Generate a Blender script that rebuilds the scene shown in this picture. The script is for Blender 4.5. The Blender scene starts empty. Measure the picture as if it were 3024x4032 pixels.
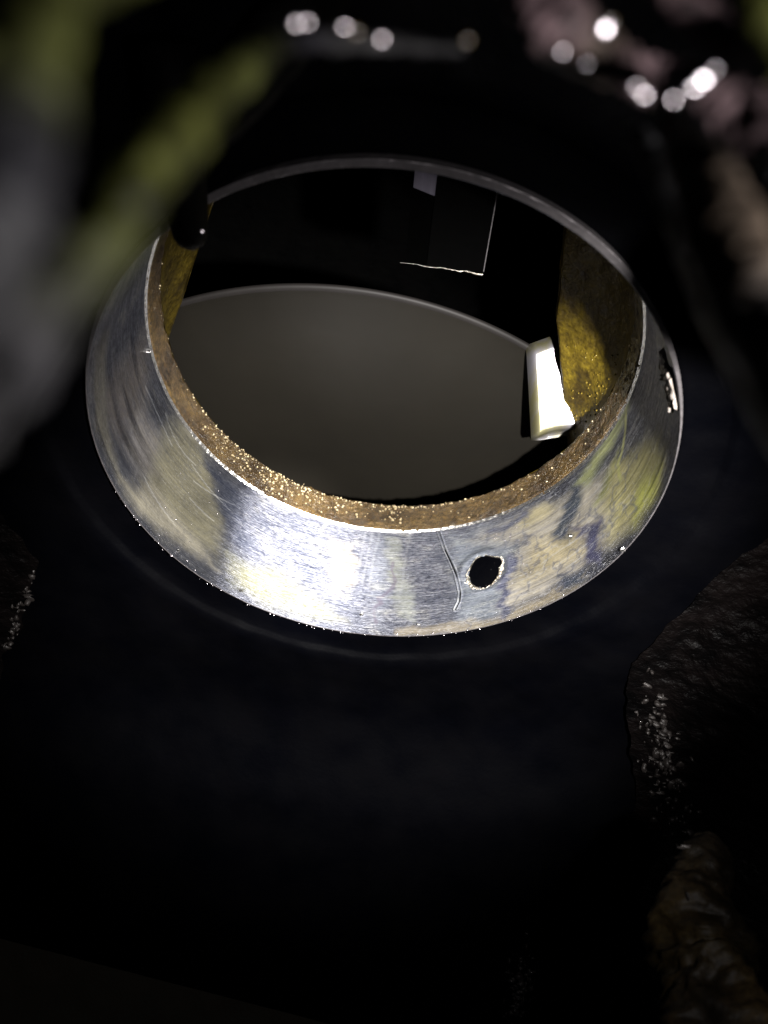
import bpy, math, random
import numpy as np
from mathutils import Vector, Matrix

random.seed(7)
rng = np.random.default_rng(7)
S = 0.03                      # bore radius in metres; all shapes below are written in bore radii
sc = bpy.context.scene
C = sc.collection

# ------------------------------------------------------------------ camera
CAM = np.array([0.05, -1.992, 1.737])
MROT = np.array([[0.99466853, 0.07548032, 0.07026553],
                 [-0.10303557, 0.69923019, 0.70743255],
                 [-0.00426546, 0.71090074, -0.70327942]])      # rows: right, up, forward
cd = bpy.data.cameras.new('camera')
cam = bpy.data.objects.new('camera', cd); C.objects.link(cam)
m = Matrix(((*MROT[0],), (*MROT[1],), (*(-MROT[2]),))).transposed().to_4x4()
m.translation = Vector(CAM * S)
cam.matrix_world = m
cd.sensor_fit = 'HORIZONTAL'; cd.sensor_width = 36.0
cd.lens = 36.0 * 2979 / 3024
cd.clip_start = 0.0008; cd.clip_end = 5.0
cd.dof.use_dof = True
cd.dof.focus_distance = 3.35 * S
cd.dof.aperture_fstop = cd.lens * 1e-3 / (0.022 * S)
sc.camera = cam

# ------------------------------------------------------------------ world: a dark workshop, no sky in view
w = bpy.data.worlds.new('World'); sc.world = w; w.use_nodes = True
w.node_tree.nodes['Background'].inputs[0].default_value = (0.6, 0.7, 1.0, 1)
w.node_tree.nodes['Background'].inputs[1].default_value = 0.002

# ------------------------------------------------------------------ lamp beside the lens
LAMP = Vector((0.78, -2.0, 1.58)) * S
AIM = Vector((0.08, 0.40, -0.92)) * S


def lamp(name, kind, energy, col, aim=AIM, **kw):
    l = bpy.data.lights.new(name, kind); l.energy = energy; l.color = col
    for k, v in kw.items(): setattr(l, k, v)
    o = bpy.data.objects.new(name, l); C.objects.link(o); o.location = LAMP
    o.rotation_euler = (aim - LAMP).to_track_quat('-Z', 'Y').to_euler()
    return o


lamp('torch_beam', 'SPOT', 1.35, (1.0, 0.965, 0.93), shadow_soft_size=0.05 * S,
     spot_size=math.radians(58), spot_blend=0.7)
lamp('glare_boost', 'SPOT', 2.1, (1.0, 0.965, 0.93), aim=Vector((-.30, .36, -.95)) * S, shadow_soft_size=0.05 * S,
     spot_size=math.radians(15), spot_blend=1.0)  # added narrow beam that concentrates the glare on the bearing
lamp('torch_spill', 'POINT', 0.033, (1.0, 0.95, 0.95), shadow_soft_size=0.05 * S)

sc.view_settings.view_transform = 'Standard'; sc.view_settings.look = 'None'
sc.view_settings.exposure = 0.0; sc.view_settings.gamma = 1.0
sc.cycles.max_bounces = 6; sc.cycles.diffuse_bounces = 0; sc.cycles.glossy_bounces = 3; sc.cycles.sample_clamp_indirect = 6.0
sc.cycles.use_denoising = True


# ------------------------------------------------------------------ helpers
def tag(o, label=None, cat=None, group=None, kind=None):
    if label: o['label'] = label
    if cat: o['category'] = cat
    if group: o['group'] = group
    if kind: o['kind'] = kind
    return o


def empty(name, loc=(0, 0, 0)):
    o = bpy.data.objects.new(name, None); C.objects.link(o)
    o.location = Vector(loc) * S; o.empty_display_size = 0.1 * S
    return o


def link(name, me, mat=None, parent=None, loc=(0, 0, 0)):
    if mat and not me.materials: me.materials.append(mat)
    o = bpy.data.objects.new(name, me); C.objects.link(o)
    if parent:
        o.parent = parent
        o.location = Vector(loc) * S - parent.location
    else:
        o.location = Vector(loc) * S
    return o


def mesh(name, V, F, loc=(0, 0, 0), smooth=True):
    V = (np.asarray(V, float) - np.array(loc)) * S
    me = bpy.data.meshes.new(name)
    me.from_pydata(V.tolist(), [], F if isinstance(F, list) else F.tolist())
    me.update()
    if smooth: me.shade_smooth()
    return me


def gridF(n, mm, wrap=False):
    i, j = np.meshgrid(np.arange(n if wrap else n - 1), np.arange(mm - 1), indexing='ij')
    a = i * mm + j; b = ((i + 1) % n) * mm + j
    return np.stack([a, a + 1, b + 1, b], -1).reshape(-1, 4)


def _h(ix, iy, iz):
    n = (ix * 374761393 + iy * 668265263 + iz * 2147483647 + 1274126177) & 0xffffffff
    n = ((n ^ (n >> 13)) * 1274126177) & 0xffffffff
    n = ((n ^ (n >> 16)) * 668265263) & 0xffffffff
    return ((n ^ (n >> 15)) & 0xffff) / 32767.5 - 1.0


def vnoise(P):
    P = np.asarray(P, float); I = np.floor(P).astype(np.int64); f = P - I
    f = f * f * (3 - 2 * f); x, y, z = I[..., 0], I[..., 1], I[..., 2]
    fx, fy, fz = f[..., 0], f[..., 1], f[..., 2]
    def L(a, b, t): return a + (b - a) * t
    return L(L(L(_h(x, y, z), _h(x + 1, y, z), fx), L(_h(x, y + 1, z), _h(x + 1, y + 1, z), fx), fy),
             L(L(_h(x, y, z + 1), _h(x + 1, y, z + 1), fx), L(_h(x, y + 1, z + 1), _h(x + 1, y + 1, z + 1), fx), fy), fz)


def fbm(P, scale=1.0, oct=4, gain=0.5, off=0.0):
    P = np.asarray(P, float) * scale + off; a = 1.0; t = 0
    r = np.zeros(P.shape[:-1])
    for _ in range(oct):
        r += a * vnoise(P); t += a; a *= gain; P = P * 2.03 + 17.1
    return r / t


def sstep(a, b, x):
    t = np.clip((x - a) / (b - a), 0, 1); return t * t * (3 - 2 * t)


def normals_grid(P):
    du = np.gradient(P, axis=0); dv = np.gradient(P, axis=1)
    n = np.cross(du, dv); n /= np.linalg.norm(n, axis=-1, keepdims=True) + 1e-12
    return n


def color_attr(me, name, col):
    a = me.color_attributes.new(name, 'FLOAT_COLOR', 'POINT')
    a.data.foreach_set('color', np.asarray(col, np.float32).reshape(-1))


# ------------------------------------------------------------------ materials
class NT:
    def __init__(s, name):
        s.m = bpy.data.materials.new(name); s.m.use_nodes = True; s.t = s.m.node_tree
        s.b = s.t.nodes['Principled BSDF']; s.out = s.t.nodes['Material Output']
    def n(s, kind, **kw):
        x = s.t.nodes.new(kind)
        for k, v in kw.items():
            if k.startswith('_'): setattr(x, k[1:], v)
            else: x.inputs[k.replace('_', ' ')].default_value = v
        return x
    def l(s, a, b): s.t.links.new(a, b)
    def coords(s, scale, src='Object'):
        tc = s.n('ShaderNodeTexCoord'); mp = s.n('ShaderNodeMapping')
        mp.inputs['Scale'].default_value = scale
        s.l(tc.outputs[src], mp.inputs[0]); return mp.outputs[0]
    def noise(s, vec, sc_, det=4, rough=.55):
        x = s.n('ShaderNodeTexNoise', Scale=sc_, Detail=det, Roughness=rough); s.l(vec, x.inputs['Vector'])
        return x.outputs['Fac']
    def ramp(s, fac, stops):
        r = s.n('ShaderNodeValToRGB'); e = r.color_ramp.elements
        while len(e) < len(stops): e.new(0.5)
        for el, (p, c) in zip(e, stops):
            el.position = p; el.color = (*c, 1) if len(c) == 3 else c
        s.l(fac, r.inputs[0]); return r.outputs[0]
    def math(s, op, a, b):
        x = s.n('ShaderNodeMath', _operation=op)
        for i, v in enumerate((a, b)):
            if isinstance(v, (int, float)): x.inputs[i].default_value = v
            else: s.l(v, x.inputs[i])
        return x.outputs[0]
    def bump(s, h, strength, dist, prev=None):
        b = s.n('ShaderNodeBump', Strength=strength, Distance=dist * S); s.l(h, b.inputs['Height'])
        if prev: s.l(prev, b.inputs['Normal'])
        return b.outputs[0]


K1 = 1.0 / S


def cast_mat(name, c1, c2, rough=(.3, .6), nscale=8, bump=(.6, .03), spec=.5, coat=0.0, fine=70, finebump=.5, finedist=.006):
    """oily rough casting: c1/c2 base colours mixed by noise"""
    t = NT(name); v = t.coords((K1, K1, K1))
    n1 = t.noise(v, nscale, 5); n2 = t.noise(v, fine, 3, .6)
    col = t.ramp(n1, [(.35, c1), (.65, c2)]); t.l(col, t.b.inputs['Base Color'])
    rr = t.ramp(n1, [(.3, (rough[0],) * 3), (.7, (rough[1],) * 3)]); t.l(rr, t.b.inputs['Roughness'])
    nb = t.bump(n1, bump[0], bump[1]); nb = t.bump(n2, finebump, finedist, nb)
    t.l(nb, t.b.inputs['Normal'])
    t.b.inputs['Specular IOR Level'].default_value = spec
    t.b.inputs['Coat Weight'].default_value = coat; t.b.inputs['Coat Roughness'].default_value = .12
    return t.m


M = {}
M['black_face'] = cast_mat('black oily bulkhead', (.0004, .0005, .0012), (.0006, .0006, .0012), (.5, .8), 3, (.2, .03), .045, 0, 40, .3, .004)  # faint blue sheen is put into the base colour
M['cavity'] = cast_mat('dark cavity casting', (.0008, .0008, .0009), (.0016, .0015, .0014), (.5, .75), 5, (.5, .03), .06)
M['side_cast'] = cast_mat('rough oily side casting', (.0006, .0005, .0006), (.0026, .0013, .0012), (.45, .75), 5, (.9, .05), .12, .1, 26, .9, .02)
M['brown_cast'] = None


def brown_mat(name, dark, lite, coat, bscale, bdist, rough=.3, bstr=1.0, crough=.08):
    t = NT(name); v = t.coords((K1, K1, K1))
    big = t.noise(v, 7, 4); mid = t.noise(v, 45, 3, .65); fine = t.noise(v, bscale, 3, .7)
    mx = t.n('ShaderNodeMix', _data_type='RGBA', _blend_type='MULTIPLY'); mx.inputs[0].default_value = 1.0
    col = t.ramp(big, [(.38, dark), (.60, lite)])
    sp = t.ramp(mid, [(.3, (.45, .4, .35)), (.7, (1.3, 1.25, 1.2))])
    t.l(col, mx.inputs[6]); t.l(sp, mx.inputs[7]); t.l(mx.outputs[2], t.b.inputs['Base Color'])
    t.b.inputs['Roughness'].default_value = rough
    t.b.inputs['Coat Weight'].default_value = coat; t.b.inputs['Coat Roughness'].default_value = crough
    nb = t.bump(mid, .6, .012); nb = t.bump(fine, bstr, bdist, nb)
    t.l(nb, t.b.inputs['Normal']); t.l(nb, t.b.inputs['Coat Normal'])
    return t.m


M['ledge'] = brown_mat('oil-varnished gritty ledge', (.065, .040, .016), (.165, .108, .038), 1.0, 150, .012, .25, 1.0, .2)
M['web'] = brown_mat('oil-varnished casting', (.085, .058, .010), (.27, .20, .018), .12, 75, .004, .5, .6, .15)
M['web_shaded'] = brown_mat('stained casting with painted shade', (.05, .036, .008), (.12, .09, .012), .3, 75, .004, .3, .6, .15)  # darker copy of the web colours, shade painted in for the left web


def band_mat():
    t = NT('scored bearing metal under oil film')
    uv = t.n('ShaderNodeUVMap', _uv_map='bore')
    def mp(sx, sy, ox=0.0):
        q = t.n('ShaderNodeMapping'); q.inputs['Scale'].default_value = (sx, sy, 1); q.inputs['Location'].default_value = (ox, 0, 0)
        t.l(uv.outputs[0], q.inputs[0]); return q.outputs[0]
    streak = t.noise(mp(5, 170), 1, 4, .65)
    streak2 = t.noise(mp(1.2, 60, 3.3), 1, 3, .6)
    grain = t.noise(mp(70, 210), 1, 3, .7); fineline = t.noise(mp(16, 300, 5.0), 1, 3, .7)
    blotch = t.noise(mp(9, 12, 8.0), 1, 5, .6)
    mott = t.noise(mp(3.5, 5, 2.0), 1, 4, .6)
    # bare metal
    mb = t.b
    base = t.ramp(blotch, [(.3, (.22, .235, .29)), (.55, (.40, .41, .46)), (.75, (.62, .61, .56))])
    sr = t.ramp(streak, [(.38, (.28, .29, .36)), (.58, (1.0, 1.0, 1.0))])
    mx = t.n('ShaderNodeMix', _data_type='RGBA', _blend_type='MULTIPLY'); mx.inputs[0].default_value = 1.0
    t.l(base, mx.inputs[6]); t.l(sr, mx.inputs[7])
    speck = t.noise(mp(38, 150, 21.0), 1, 4, .75)
    m2 = t.n('ShaderNodeMix', _data_type='RGBA', _blend_type='MULTIPLY'); m2.inputs[0].default_value = 1.0
    t.l(mx.outputs[2], m2.inputs[6]); t.l(t.ramp(speck, [(.36, (.10, .11, .15)), (.5, (.8, .8, .82)), (.62, (1.35, 1.35, 1.3))]), m2.inputs[7])
    t.l(m2.outputs[2], mb.inputs['Base Color'])
    mb.inputs['Metallic'].default_value = 1.0
    rr = t.ramp(grain, [(.3, (.42,) * 3), (.7, (.54,) * 3)]); t.l(rr, mb.inputs['Roughness'])
    mb.inputs['Anisotropic'].default_value = .98
    mb.inputs['Anisotropic Rotation'].default_value = .25
    tg = t.n('ShaderNodeTangent', _direction_type='UV_MAP', _uv_map='bore'); t.l(tg.outputs[0], mb.inputs['Tangent'])
    nb = t.bump(streak2, .35, .005); nb = t.bump(streak, .9, .0045, nb); nb = t.bump(fineline, .9, .0035, nb); nb = t.bump(grain, .25, .001, nb)
    t.l(nb, mb.inputs['Normal'])
    # milky oil film
    fb = t.n('ShaderNodeBsdfPrincipled', Roughness=.42)
    at = t.n('ShaderNodeAttribute', _attribute_name='film')
    fm = t.n('ShaderNodeMix', _data_type='RGBA', _blend_type='MULTIPLY'); fm.inputs[0].default_value = 1.0
    fs = t.ramp(streak2, [(.35, (.78, .80, .86)), (.62, (1.1, 1.1, 1.05))])
    t.l(at.outputs['Color'], fm.inputs[6]); t.l(fs, fm.inputs[7]); t.l(fm.outputs[2], fb.inputs['Base Color'])
    nb2 = t.bump(grain, .4, .002); nb2 = t.bump(streak2, .25, .004, nb2)
    t.l(nb2, fb.inputs['Normal'])
    fac = t.math('MULTIPLY', at.outputs['Alpha'], t.ramp(grain, [(.25, (.62,) * 3), (.6, (1.12,) * 3)]))
    fac = t.math('MULTIPLY', fac, t.ramp(mott, [(.3, (.7,) * 3), (.6, (1.1,) * 3)]))
    cl = t.n('ShaderNodeClamp'); t.l(fac, cl.inputs[0])
    ms = t.n('ShaderNodeMixShader'); t.l(cl.outputs[0], ms.inputs[0]); t.l(mb.outputs[0], ms.inputs[1]); t.l(fb.outputs[0], ms.inputs[2])
    t.l(ms.outputs[0], t.out.inputs[0])
    return t.m


M['band'] = band_mat()


def metal(name, col, rough, bump=.3, nscale=60, metallic=1.0, dist=.003, stretch=(1, 1, 1), coat=0):
    t = NT(name); v = t.coords(tuple(K1 * q for q in stretch)); n = t.noise(v, nscale, 4, .6)
    c = t.ramp(n, [(.3, tuple(q * .7 for q in col)), (.7, col)]); t.l(c, t.b.inputs['Base Color'])
    t.b.inputs['Metallic'].default_value = metallic; t.b.inputs['Roughness'].default_value = rough
    t.b.inputs['Coat Weight'].default_value = coat
    t.l(t.bump(n, bump, dist), t.b.inputs['Normal']); return t.m


M['lip'] = metal('turned edge metal', (.27, .25, .26), .5, .8, 14, .6, .01)
M['burr'] = metal('torn bright burr', (.95, .88, .76), .3, 1.0, 70, 1.0, .01)
M['torn'] = metal('pale painted reflection', (.55, .49, .44), .5, .6, 40, .1, .005)  # pale colour painted for a bright reflection on the bore wall
M['bright'] = metal('clean machined aluminium', (.66, .64, .60), .33, .5, 6, .45, .003, (1, 1, .35))
_t = M['bright'].node_tree; _rp = next(n for n in _t.nodes if n.bl_idname == 'ShaderNodeValToRGB').color_ramp.elements
_rp[0].color = (.28, .26, .14, 1); _rp[0].position = .38; _rp[1].color = (.32, .31, .34, 1); _rp[1].position = .56  # yellow and lavender reflection tints put into the base colour
M['disc'] = metal('dull grey disc steel', (.0125, .0105, .0068), .55, .6, 1.3, .0, .01)
M['rim'] = metal('worn disc rim', (.020, .017, .016), .6, .3, 5, .0, .004)
M['bracket'] = metal('shade-darkened bracket steel', (.0007, .0007, .0007), .6, .2, 30, .0, .003)  # near-black colour stands in for the shadow on the bracket
M['bracket'].node_tree.nodes['Principled BSDF'].inputs['Specular IOR Level'].default_value = .02
M['plate'] = metal('bare bracket flank', (.30, .28, .36), .4, .4, 14, .5, .004, (3, 3, .6))
M['oil'] = metal('clear oil bead', (.20, .13, .03), .15, .05, 10, .0, .001)
M['oil'].node_tree.nodes['Principled BSDF'].inputs['Specular IOR Level'].default_value = .9
M['wet'] = metal('wet dark grit', (.035, .030, .028), .4, .8, 60, .2, .006, coat=.1)
M['gold_oil'] = metal('golden wet grain', (.90, .74, .46), .32, .3, 60, .8, .003)
M['amber'] = metal('amber oil drop', (.36, .25, .04), .12, .05, 10, .0, .001, coat=1.0)
M['silver'] = metal('wet silver grit', (.85, .79, .83), .25, .05, 10, 1.0, .001)
M['chip'] = metal('bright swarf', (.9, .88, .84), .25, .6, 60, 1.0, .006)
M['hole_dark'] = metal('black oil gallery', (.0015, .0013, .0012), .6, .3, 30, 0.0, .003)
M['hole_dark'].node_tree.nodes['Principled BSDF'].inputs['Specular IOR Level'].default_value = .12
M['smear'] = metal('dark violet smear', (.10, .085, .11), .5, .3, 30, 0.0, .002)


def ribcol_mat():
    t = NT('foreground casting with paint'); v = t.coords((K1, K1, K1))
    at = t.n('ShaderNodeAttribute', _attribute_name='tint'); n = t.noise(v, 60, 4)
    mx = t.n('ShaderNodeMix', _data_type='RGBA', _blend_type='MULTIPLY'); mx.inputs[0].default_value = 1
    t.l(at.outputs['Color'], mx.inputs[6]); t.l(t.ramp(n, [(.3, (.4, .4, .4)), (.7, (1.3, 1.3, 1.3))]), mx.inputs[7])
    t.l(mx.outputs[2], t.b.inputs['Base Color']); t.b.inputs['Roughness'].default_value = .55
    t.b.inputs['Specular IOR Level'].default_value = .25
    t.l(t.bump(n, .6, .004), t.b.inputs['Normal'])
    return t.m


M['rib'] = ribcol_mat()

# =================================================================== ENGINE BLOCK (large structure)
block = empty('engine_block', (0, 0, -1.2))
tag(block, 'black oily cast engine block surrounding the bright bearing bore', 'engine block')


def wall_y(z):
    d = np.maximum(0, -z - 1.35)
    return -0.42 * d * sstep(0, .8, d) - 0.1 * sstep(0, .5, d) * 0


# front wall: polar sheet round the bore with stepped counterbore
def front_wall():
    rs = np.concatenate([[1.003, 1.006, 1.036, 1.10, 1.155, 1.165, 1.178, 1.19], np.linspace(1.24, 2.2, 22), np.linspace(2.35, 7.5, 40)])
    ys = np.interp(rs, [1.003, 1.006, 1.155, 1.165, 1.178, 1.19, 8], [0.5, 0.03, 0.022, 0.016, 0.004, -0.004, -0.004])
    n = 360; th = np.linspace(0, 2 * np.pi, n, endpoint=False)
    T, R = np.meshgrid(th, rs, indexing='ij')
    X = R * np.sin(T); Z = -R * np.cos(T); Y = ys[None] + wall_y(Z)
    P = np.stack([X, Y, Z], -1)
    k = sstep(1.2, 1.5, R)
    P[..., 1] += k * .012 * fbm(P, 4, 3) + .012 * fbm(P, 9, 4) * sstep(1.04, 1.06, R)
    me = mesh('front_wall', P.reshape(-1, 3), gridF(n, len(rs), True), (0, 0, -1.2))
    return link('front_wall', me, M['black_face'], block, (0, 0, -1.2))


front_wall()


# gritty cast ledge carrying on behind the bearing
def ledge():
    th = np.concatenate([np.linspace(-180, -110, 90, endpoint=False), np.linspace(-110, 110, 1500, endpoint=False), np.linspace(110, 180, 90)])
    th = np.radians(th); ys = np.concatenate([np.linspace(.634, .80, 44), np.linspace(.805, .84, 6)])
    T, Y = np.meshgrid(th, ys, indexing='ij')
    R = .985 + .06 * sstep(.80, .84, Y) ** 2 + .013 * sstep(.65, .634, Y)
    Q = np.stack([R * T, Y, 0 * T], -1)
    R = R - .006 * fbm(Q, 24, 4, .6) - .004 * fbm(Q, 75, 2, off=5)
    Y2 = Y + .010 * fbm(Q, 22, 3, off=9) * sstep(.72, .8, Y)
    P = np.stack([R * np.sin(T), Y2, -R * np.cos(T)], -1)
    me = mesh('bore_ledge', P.reshape(-1, 3), gridF(len(th), len(ys)), (0, .7, -1))
    return link('bore_ledge', me, M['ledge'], block, (0, .7, -1))


ledge()


# side webs inside the cavity, left and right of the opening
def web(side, name, Bz, Bx, By, a0, a1, zmin, zmax):
    n, mm = 150, 70
    a = np.radians(np.linspace(a0, a1, n)); A = np.stack([.99 * np.sin(a), 0 * a + .815, -.99 * np.cos(a)], -1)
    bz = np.linspace(zmin, zmax, n); B = np.stack([np.interp(bz, Bz, Bx), 0 * bz + By, bz], -1)
    u = np.linspace(0, 1, 52)[None, :, None]
    P = A[:, None] * (1 - u) + B[:, None] * u
    P[..., 0] += .05 * np.sin(u[..., 0] * np.pi) * 1.0
    # rounded nose and return face
    ph = np.linspace(0, 1, mm - 52)[1:]
    ex = np.stack([np.concatenate([.035 * np.sin(ph[:6] / ph[5] * 1.57) * 0, np.linspace(0, 1.6, len(ph) - 6)]),
                   np.concatenate([.05 * ph[:6] / ph[5], .05 + np.linspace(0, .05, len(ph) - 6)]), 0 * ph], -1)
    P = np.concatenate([P, B[:, None] + ex[None]], 1)
    nn = normals_grid(P)
    P += nn * (.010 * fbm(P, 9, 4) + .003 * fbm(P, 40, 3))[..., None]
    P[..., 0] *= side
    loc = (side * .9, 1.0, -.6)
    me = mesh(name, P.reshape(-1, 3), gridF(P.shape[0], P.shape[1]), loc)
    return link(name, me, M['web' if side > 0 else 'web_shaded'], block, loc)


web(1, 'side_web', [-1.3, -.77, -.035, .4, .9], [1.13, .97, .735, .67, .60], 1.15, 38, 150, -1.05, .85)
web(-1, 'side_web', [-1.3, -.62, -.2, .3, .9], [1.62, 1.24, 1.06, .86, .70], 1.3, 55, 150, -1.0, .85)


# enclosing cavity behind the bulkhead
def cavity():
    n, mm = 72, 30
    prof = [(1.05, .84), (1.6, .9), (2.4, 1.1), (3.6, 1.6), (6.0, 2.0), (6.2, 3.6), (4.6, 4.4), (2.2, 4.8), (.01, 4.85)]
    pr = np.array(prof); tt = np.linspace(0, len(prof) - 1, mm)
    r = np.interp(tt, range(len(prof)), pr[:, 0]); y = np.interp(tt, range(len(prof)), pr[:, 1])
    th = np.linspace(0, 2 * np.pi, n, endpoint=False)
    P = np.stack([r[None] * np.sin(th)[:, None], y[None] + 0 * th[:, None], -r[None] * np.cos(th)[:, None]], -1)
    P += .04 * fbm(P, 3, 3)[..., None] * np.array([1, .3, 1]) * sstep(1.05, 1.3, r)[None, :, None]
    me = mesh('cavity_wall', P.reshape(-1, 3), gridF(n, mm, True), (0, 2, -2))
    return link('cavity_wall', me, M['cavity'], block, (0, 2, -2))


cavity()


# rough side walls coming toward the viewer, right and left of the front wall
def side_wall(name, pts, dirv, seed, depth=2.4, amp=.06, mat='side_cast'):
    pts = np.array(pts, float); n, mm = 260, 120
    s = np.linspace(0, len(pts) - 1, n)
    B = np.stack([np.interp(s, range(len(pts)), pts[:, k]) for k in range(3)], -1)
    for _ in range(3):      # ease the corners of the outline
        kk = 15; Bp = np.concatenate([np.repeat(B[:1], kk, 0), B, np.repeat(B[-1:], kk, 0)])
        B = np.stack([np.convolve(Bp[:, c], np.ones(2 * kk + 1) / (2 * kk + 1), 'valid') for c in range(3)], -1)
    B[:, 0] += .05 * fbm(B, 3, 4, .6, off=seed + 4) + .02 * fbm(B, 14, 3, off=seed)
    u = np.linspace(0, 1, mm) ** 1.3 * depth
    dv = np.array(dirv, float); fl = np.array([np.sign(dv[0]), -.22, 0]); k = sstep(0, .9, u)[:, None]
    st = (fl * (1 - k) + dv * k) * np.gradient(u)[:, None]; off = np.cumsum(st, axis=0) - st[0]
    P = B[:, None] + off[None]
    nn = normals_grid(P)
    a = amp * fbm(P, 2.2, 3, off=seed) + amp * .35 * np.abs(fbm(P, 11, 3, off=seed)) + amp * .22 * fbm(P, 30, 3, off=seed)
    P = P + nn * (a * sstep(0, .15, u)[None])[..., None]
    P[..., 1] += .0
    loc = tuple(pts[0])
    me = mesh(name, P.reshape(-1, 3), gridF(n, mm), loc)
    return link(name, me, M[mat], block, loc)


side_wall('side_wall', [(1.75, .0, .9), (1.52, .0, .1), (1.36, .0, -.35), (1.22, -.01, -.75), (1.14, -.02, -1.08), (1.28, -.03, -1.45), (1.50, -.2, -1.95), (1.56, -.5, -2.6), (1.50, -.95, -3.3), (1.44, -1.3, -4.1), (1.4, -1.6, -5)], (.72, -.66, .02), 3.0)
side_wall('side_wall', [(-1.62, 0.0, .6), (-1.45, -.02, -.5), (-1.40, 0.0, -.85), (-1.58, 0.0, -1.2), (-1.80, -.08, -1.65), (-2.2, -.3, -2.3), (-3, -1, -4)], (-.6, -.75, .1), 8.0)


# shelf low on the left, a slightly lighter casting
def low_shelf():
    n, mm = 60, 40
    a = np.linspace(0, 1, n); b = np.linspace(0, 1, mm)
    A, Bb = np.meshgrid(a, b, indexing='ij')
    X = -2.4 + 2.9 * A - .3 * Bb; Y = -.82 - .62 * A * .35 - Bb * .9; Z = -2.7 - .75 * A - .45 * Bb
    P = np.stack([X, Y, Z], -1); P[..., 2] += .012 * fbm(P, 12, 3)
    me = mesh('low_shelf', P.reshape(-1, 3), gridF(n, mm), (-1, -1, -3))
    return link('low_shelf', me, M['shelf'], block, (-1, -1, -3))


M['shelf'] = cast_mat('dusty low shelf', (.03, .027, .018), (.042, .036, .026), (.6, .8), 5, (.3, .02), .2)
low_shelf()


# out-of-focus ribs of the casting close to the lens
def px(x, y, d):
    """design helper: a point of the real place given by its bearing from the viewpoint and its distance"""
    k = 3024 / 1659
    v = np.array([(x * k - 1512) / 2979, -(y * k - 2016) / 2979, 1.0]) * d
    return CAM + v @ MROT


def tube(name, path, rad, cols, seed, amp=.2, flat=1.0, loc=None, mat='rib', nseg=160, nr=40, nscale=None):
    path = np.array(path, float); rad = np.array(rad, float); cols = np.array(cols, float)
    k = len(path); s = np.linspace(0, k - 1, nseg)
    def it(a):
        # smooth (Catmull-Rom) interpolation
        i = np.clip(np.floor(s).astype(int), 0, k - 2); f = (s - i)[:, None] if a.ndim > 1 else (s - i)
        p0 = a[np.maximum(i - 1, 0)]; p1 = a[i]; p2 = a[i + 1]; p3 = a[np.minimum(i + 2, k - 1)]
        return .5 * ((2 * p1) + (-p0 + p2) * f + (2 * p0 - 5 * p1 + 4 * p2 - p3) * f ** 2 + (-p0 + 3 * p1 - 3 * p2 + p3) * f ** 3)
    P0 = it(path); R = it(rad); K = np.clip(it(cols), 0, 1)
    T = np.gradient(P0, axis=0); T /= np.linalg.norm(T, axis=1)[:, None]
    up = np.array([.1, -.7, .7]); U = np.cross(T, up); U /= np.linalg.norm(U, axis=1)[:, None]; W = np.cross(T, U)
    th = np.linspace(0, 2 * np.pi, nr, endpoint=False)
    P = P0[:, None] + R[:, None, None] * (np.cos(th)[None, :, None] * U[:, None] + flat * np.sin(th)[None, :, None] * W[:, None])
    rm = R.mean(); ns = nscale or (.9 / rm)
    d = P - P0[:, None]
    P = P0[:, None] + d * (1 + amp * fbm(P, ns, 4, off=seed) + amp * .4 * fbm(P, ns * 4, 3, off=seed + 3))[..., None]
    i, j = np.meshgrid(np.arange(nseg - 1), np.arange(nr), indexing='ij')
    a = i * nr + j; b = i * nr + (j + 1) % nr
    F = np.stack([a, b, b + nr, a + nr], -1).reshape(-1, 4).tolist()
    F += [list(range(nr))[::-1], list(range((nseg - 1) * nr, nseg * nr))]
    loc = loc if loc is not None else tuple(P0[0])
    me = mesh(name, P.reshape(-1, 3), F, loc)
    tint = np.repeat(np.c_[K, np.ones(nseg)][:, None], nr, 1)
    tint[..., :3] *= np.clip(1 + 1.5 * fbm(P, .7 / rm, 3, off=seed + 20), .15, 2.4)[..., None]
    color_attr(me, 'tint', tint)
    return link(name, me, M[mat], block, loc)


G1, G2, GY, OL, PK, BR, DK = (.048, .047, .048), (.036, .036, .038), (.072, .078, .018), (.060, .066, .018), (.26, .18, .19), (.13, .10, .075), (.006, .006, .007)
tube('cast_rib', [px(-420, 1300, .30), px(-130, 960, .30), px(60, 720, .31), px(215, 520, .32), px(320, 365, .34), px(420, 250, .38), px(520, 150, .46), px(620, 90, .56), px(760, 90, .6), px(1000, 110, .62)],
     [.016, .0165, .016, .0125, .0115, .011, .010, .008, .007, .004],
     [DK, G1, G1, OL, GY, GY, OL, DK, G1, DK], 1.0, .55)
tube('cast_rib', [px(-300, 900, .24), px(-60, 560, .25), px(20, 330, .26), px(60, 150, .27), px(140, -120, .3)],
     [.017, .019, .018, .014, .012], [G2, G2, G2, OL, OL], 2.2, .4)
tube('cast_rib', [px(-250, 140, .3), px(-40, 60, .3), px(150, -30, .3), px(420, -160, .3)], [.01, .012, .010, .01], [OL, OL, GY, OL], 5.2, .2)
tube('cast_boss', [px(1545, 1830, 2.5), px(1500, 1950, 2.35), px(1515, 2080, 2.25), px(1560, 2200, 2.1), px(1600, 2400, 2.0)],
     [.05, .11, .13, .14, .14], [(.01, .007, .004), (.03, .02, .008), (.034, .024, .008), (.03, .02, .008), (.03, .02, .008)], 11.0, .6)
# unseen lug added on the right to shade the upper right web
tube('shadow_lug', [(.705, -1.02, 1.185), (.80, -1.0, 1.187), (1.0, -.98, 1.187), (1.4, -.95, 1.22)], [.05, .115, .13, .15], [BR, BR, BR, DK], 14.0, .2)
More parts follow.
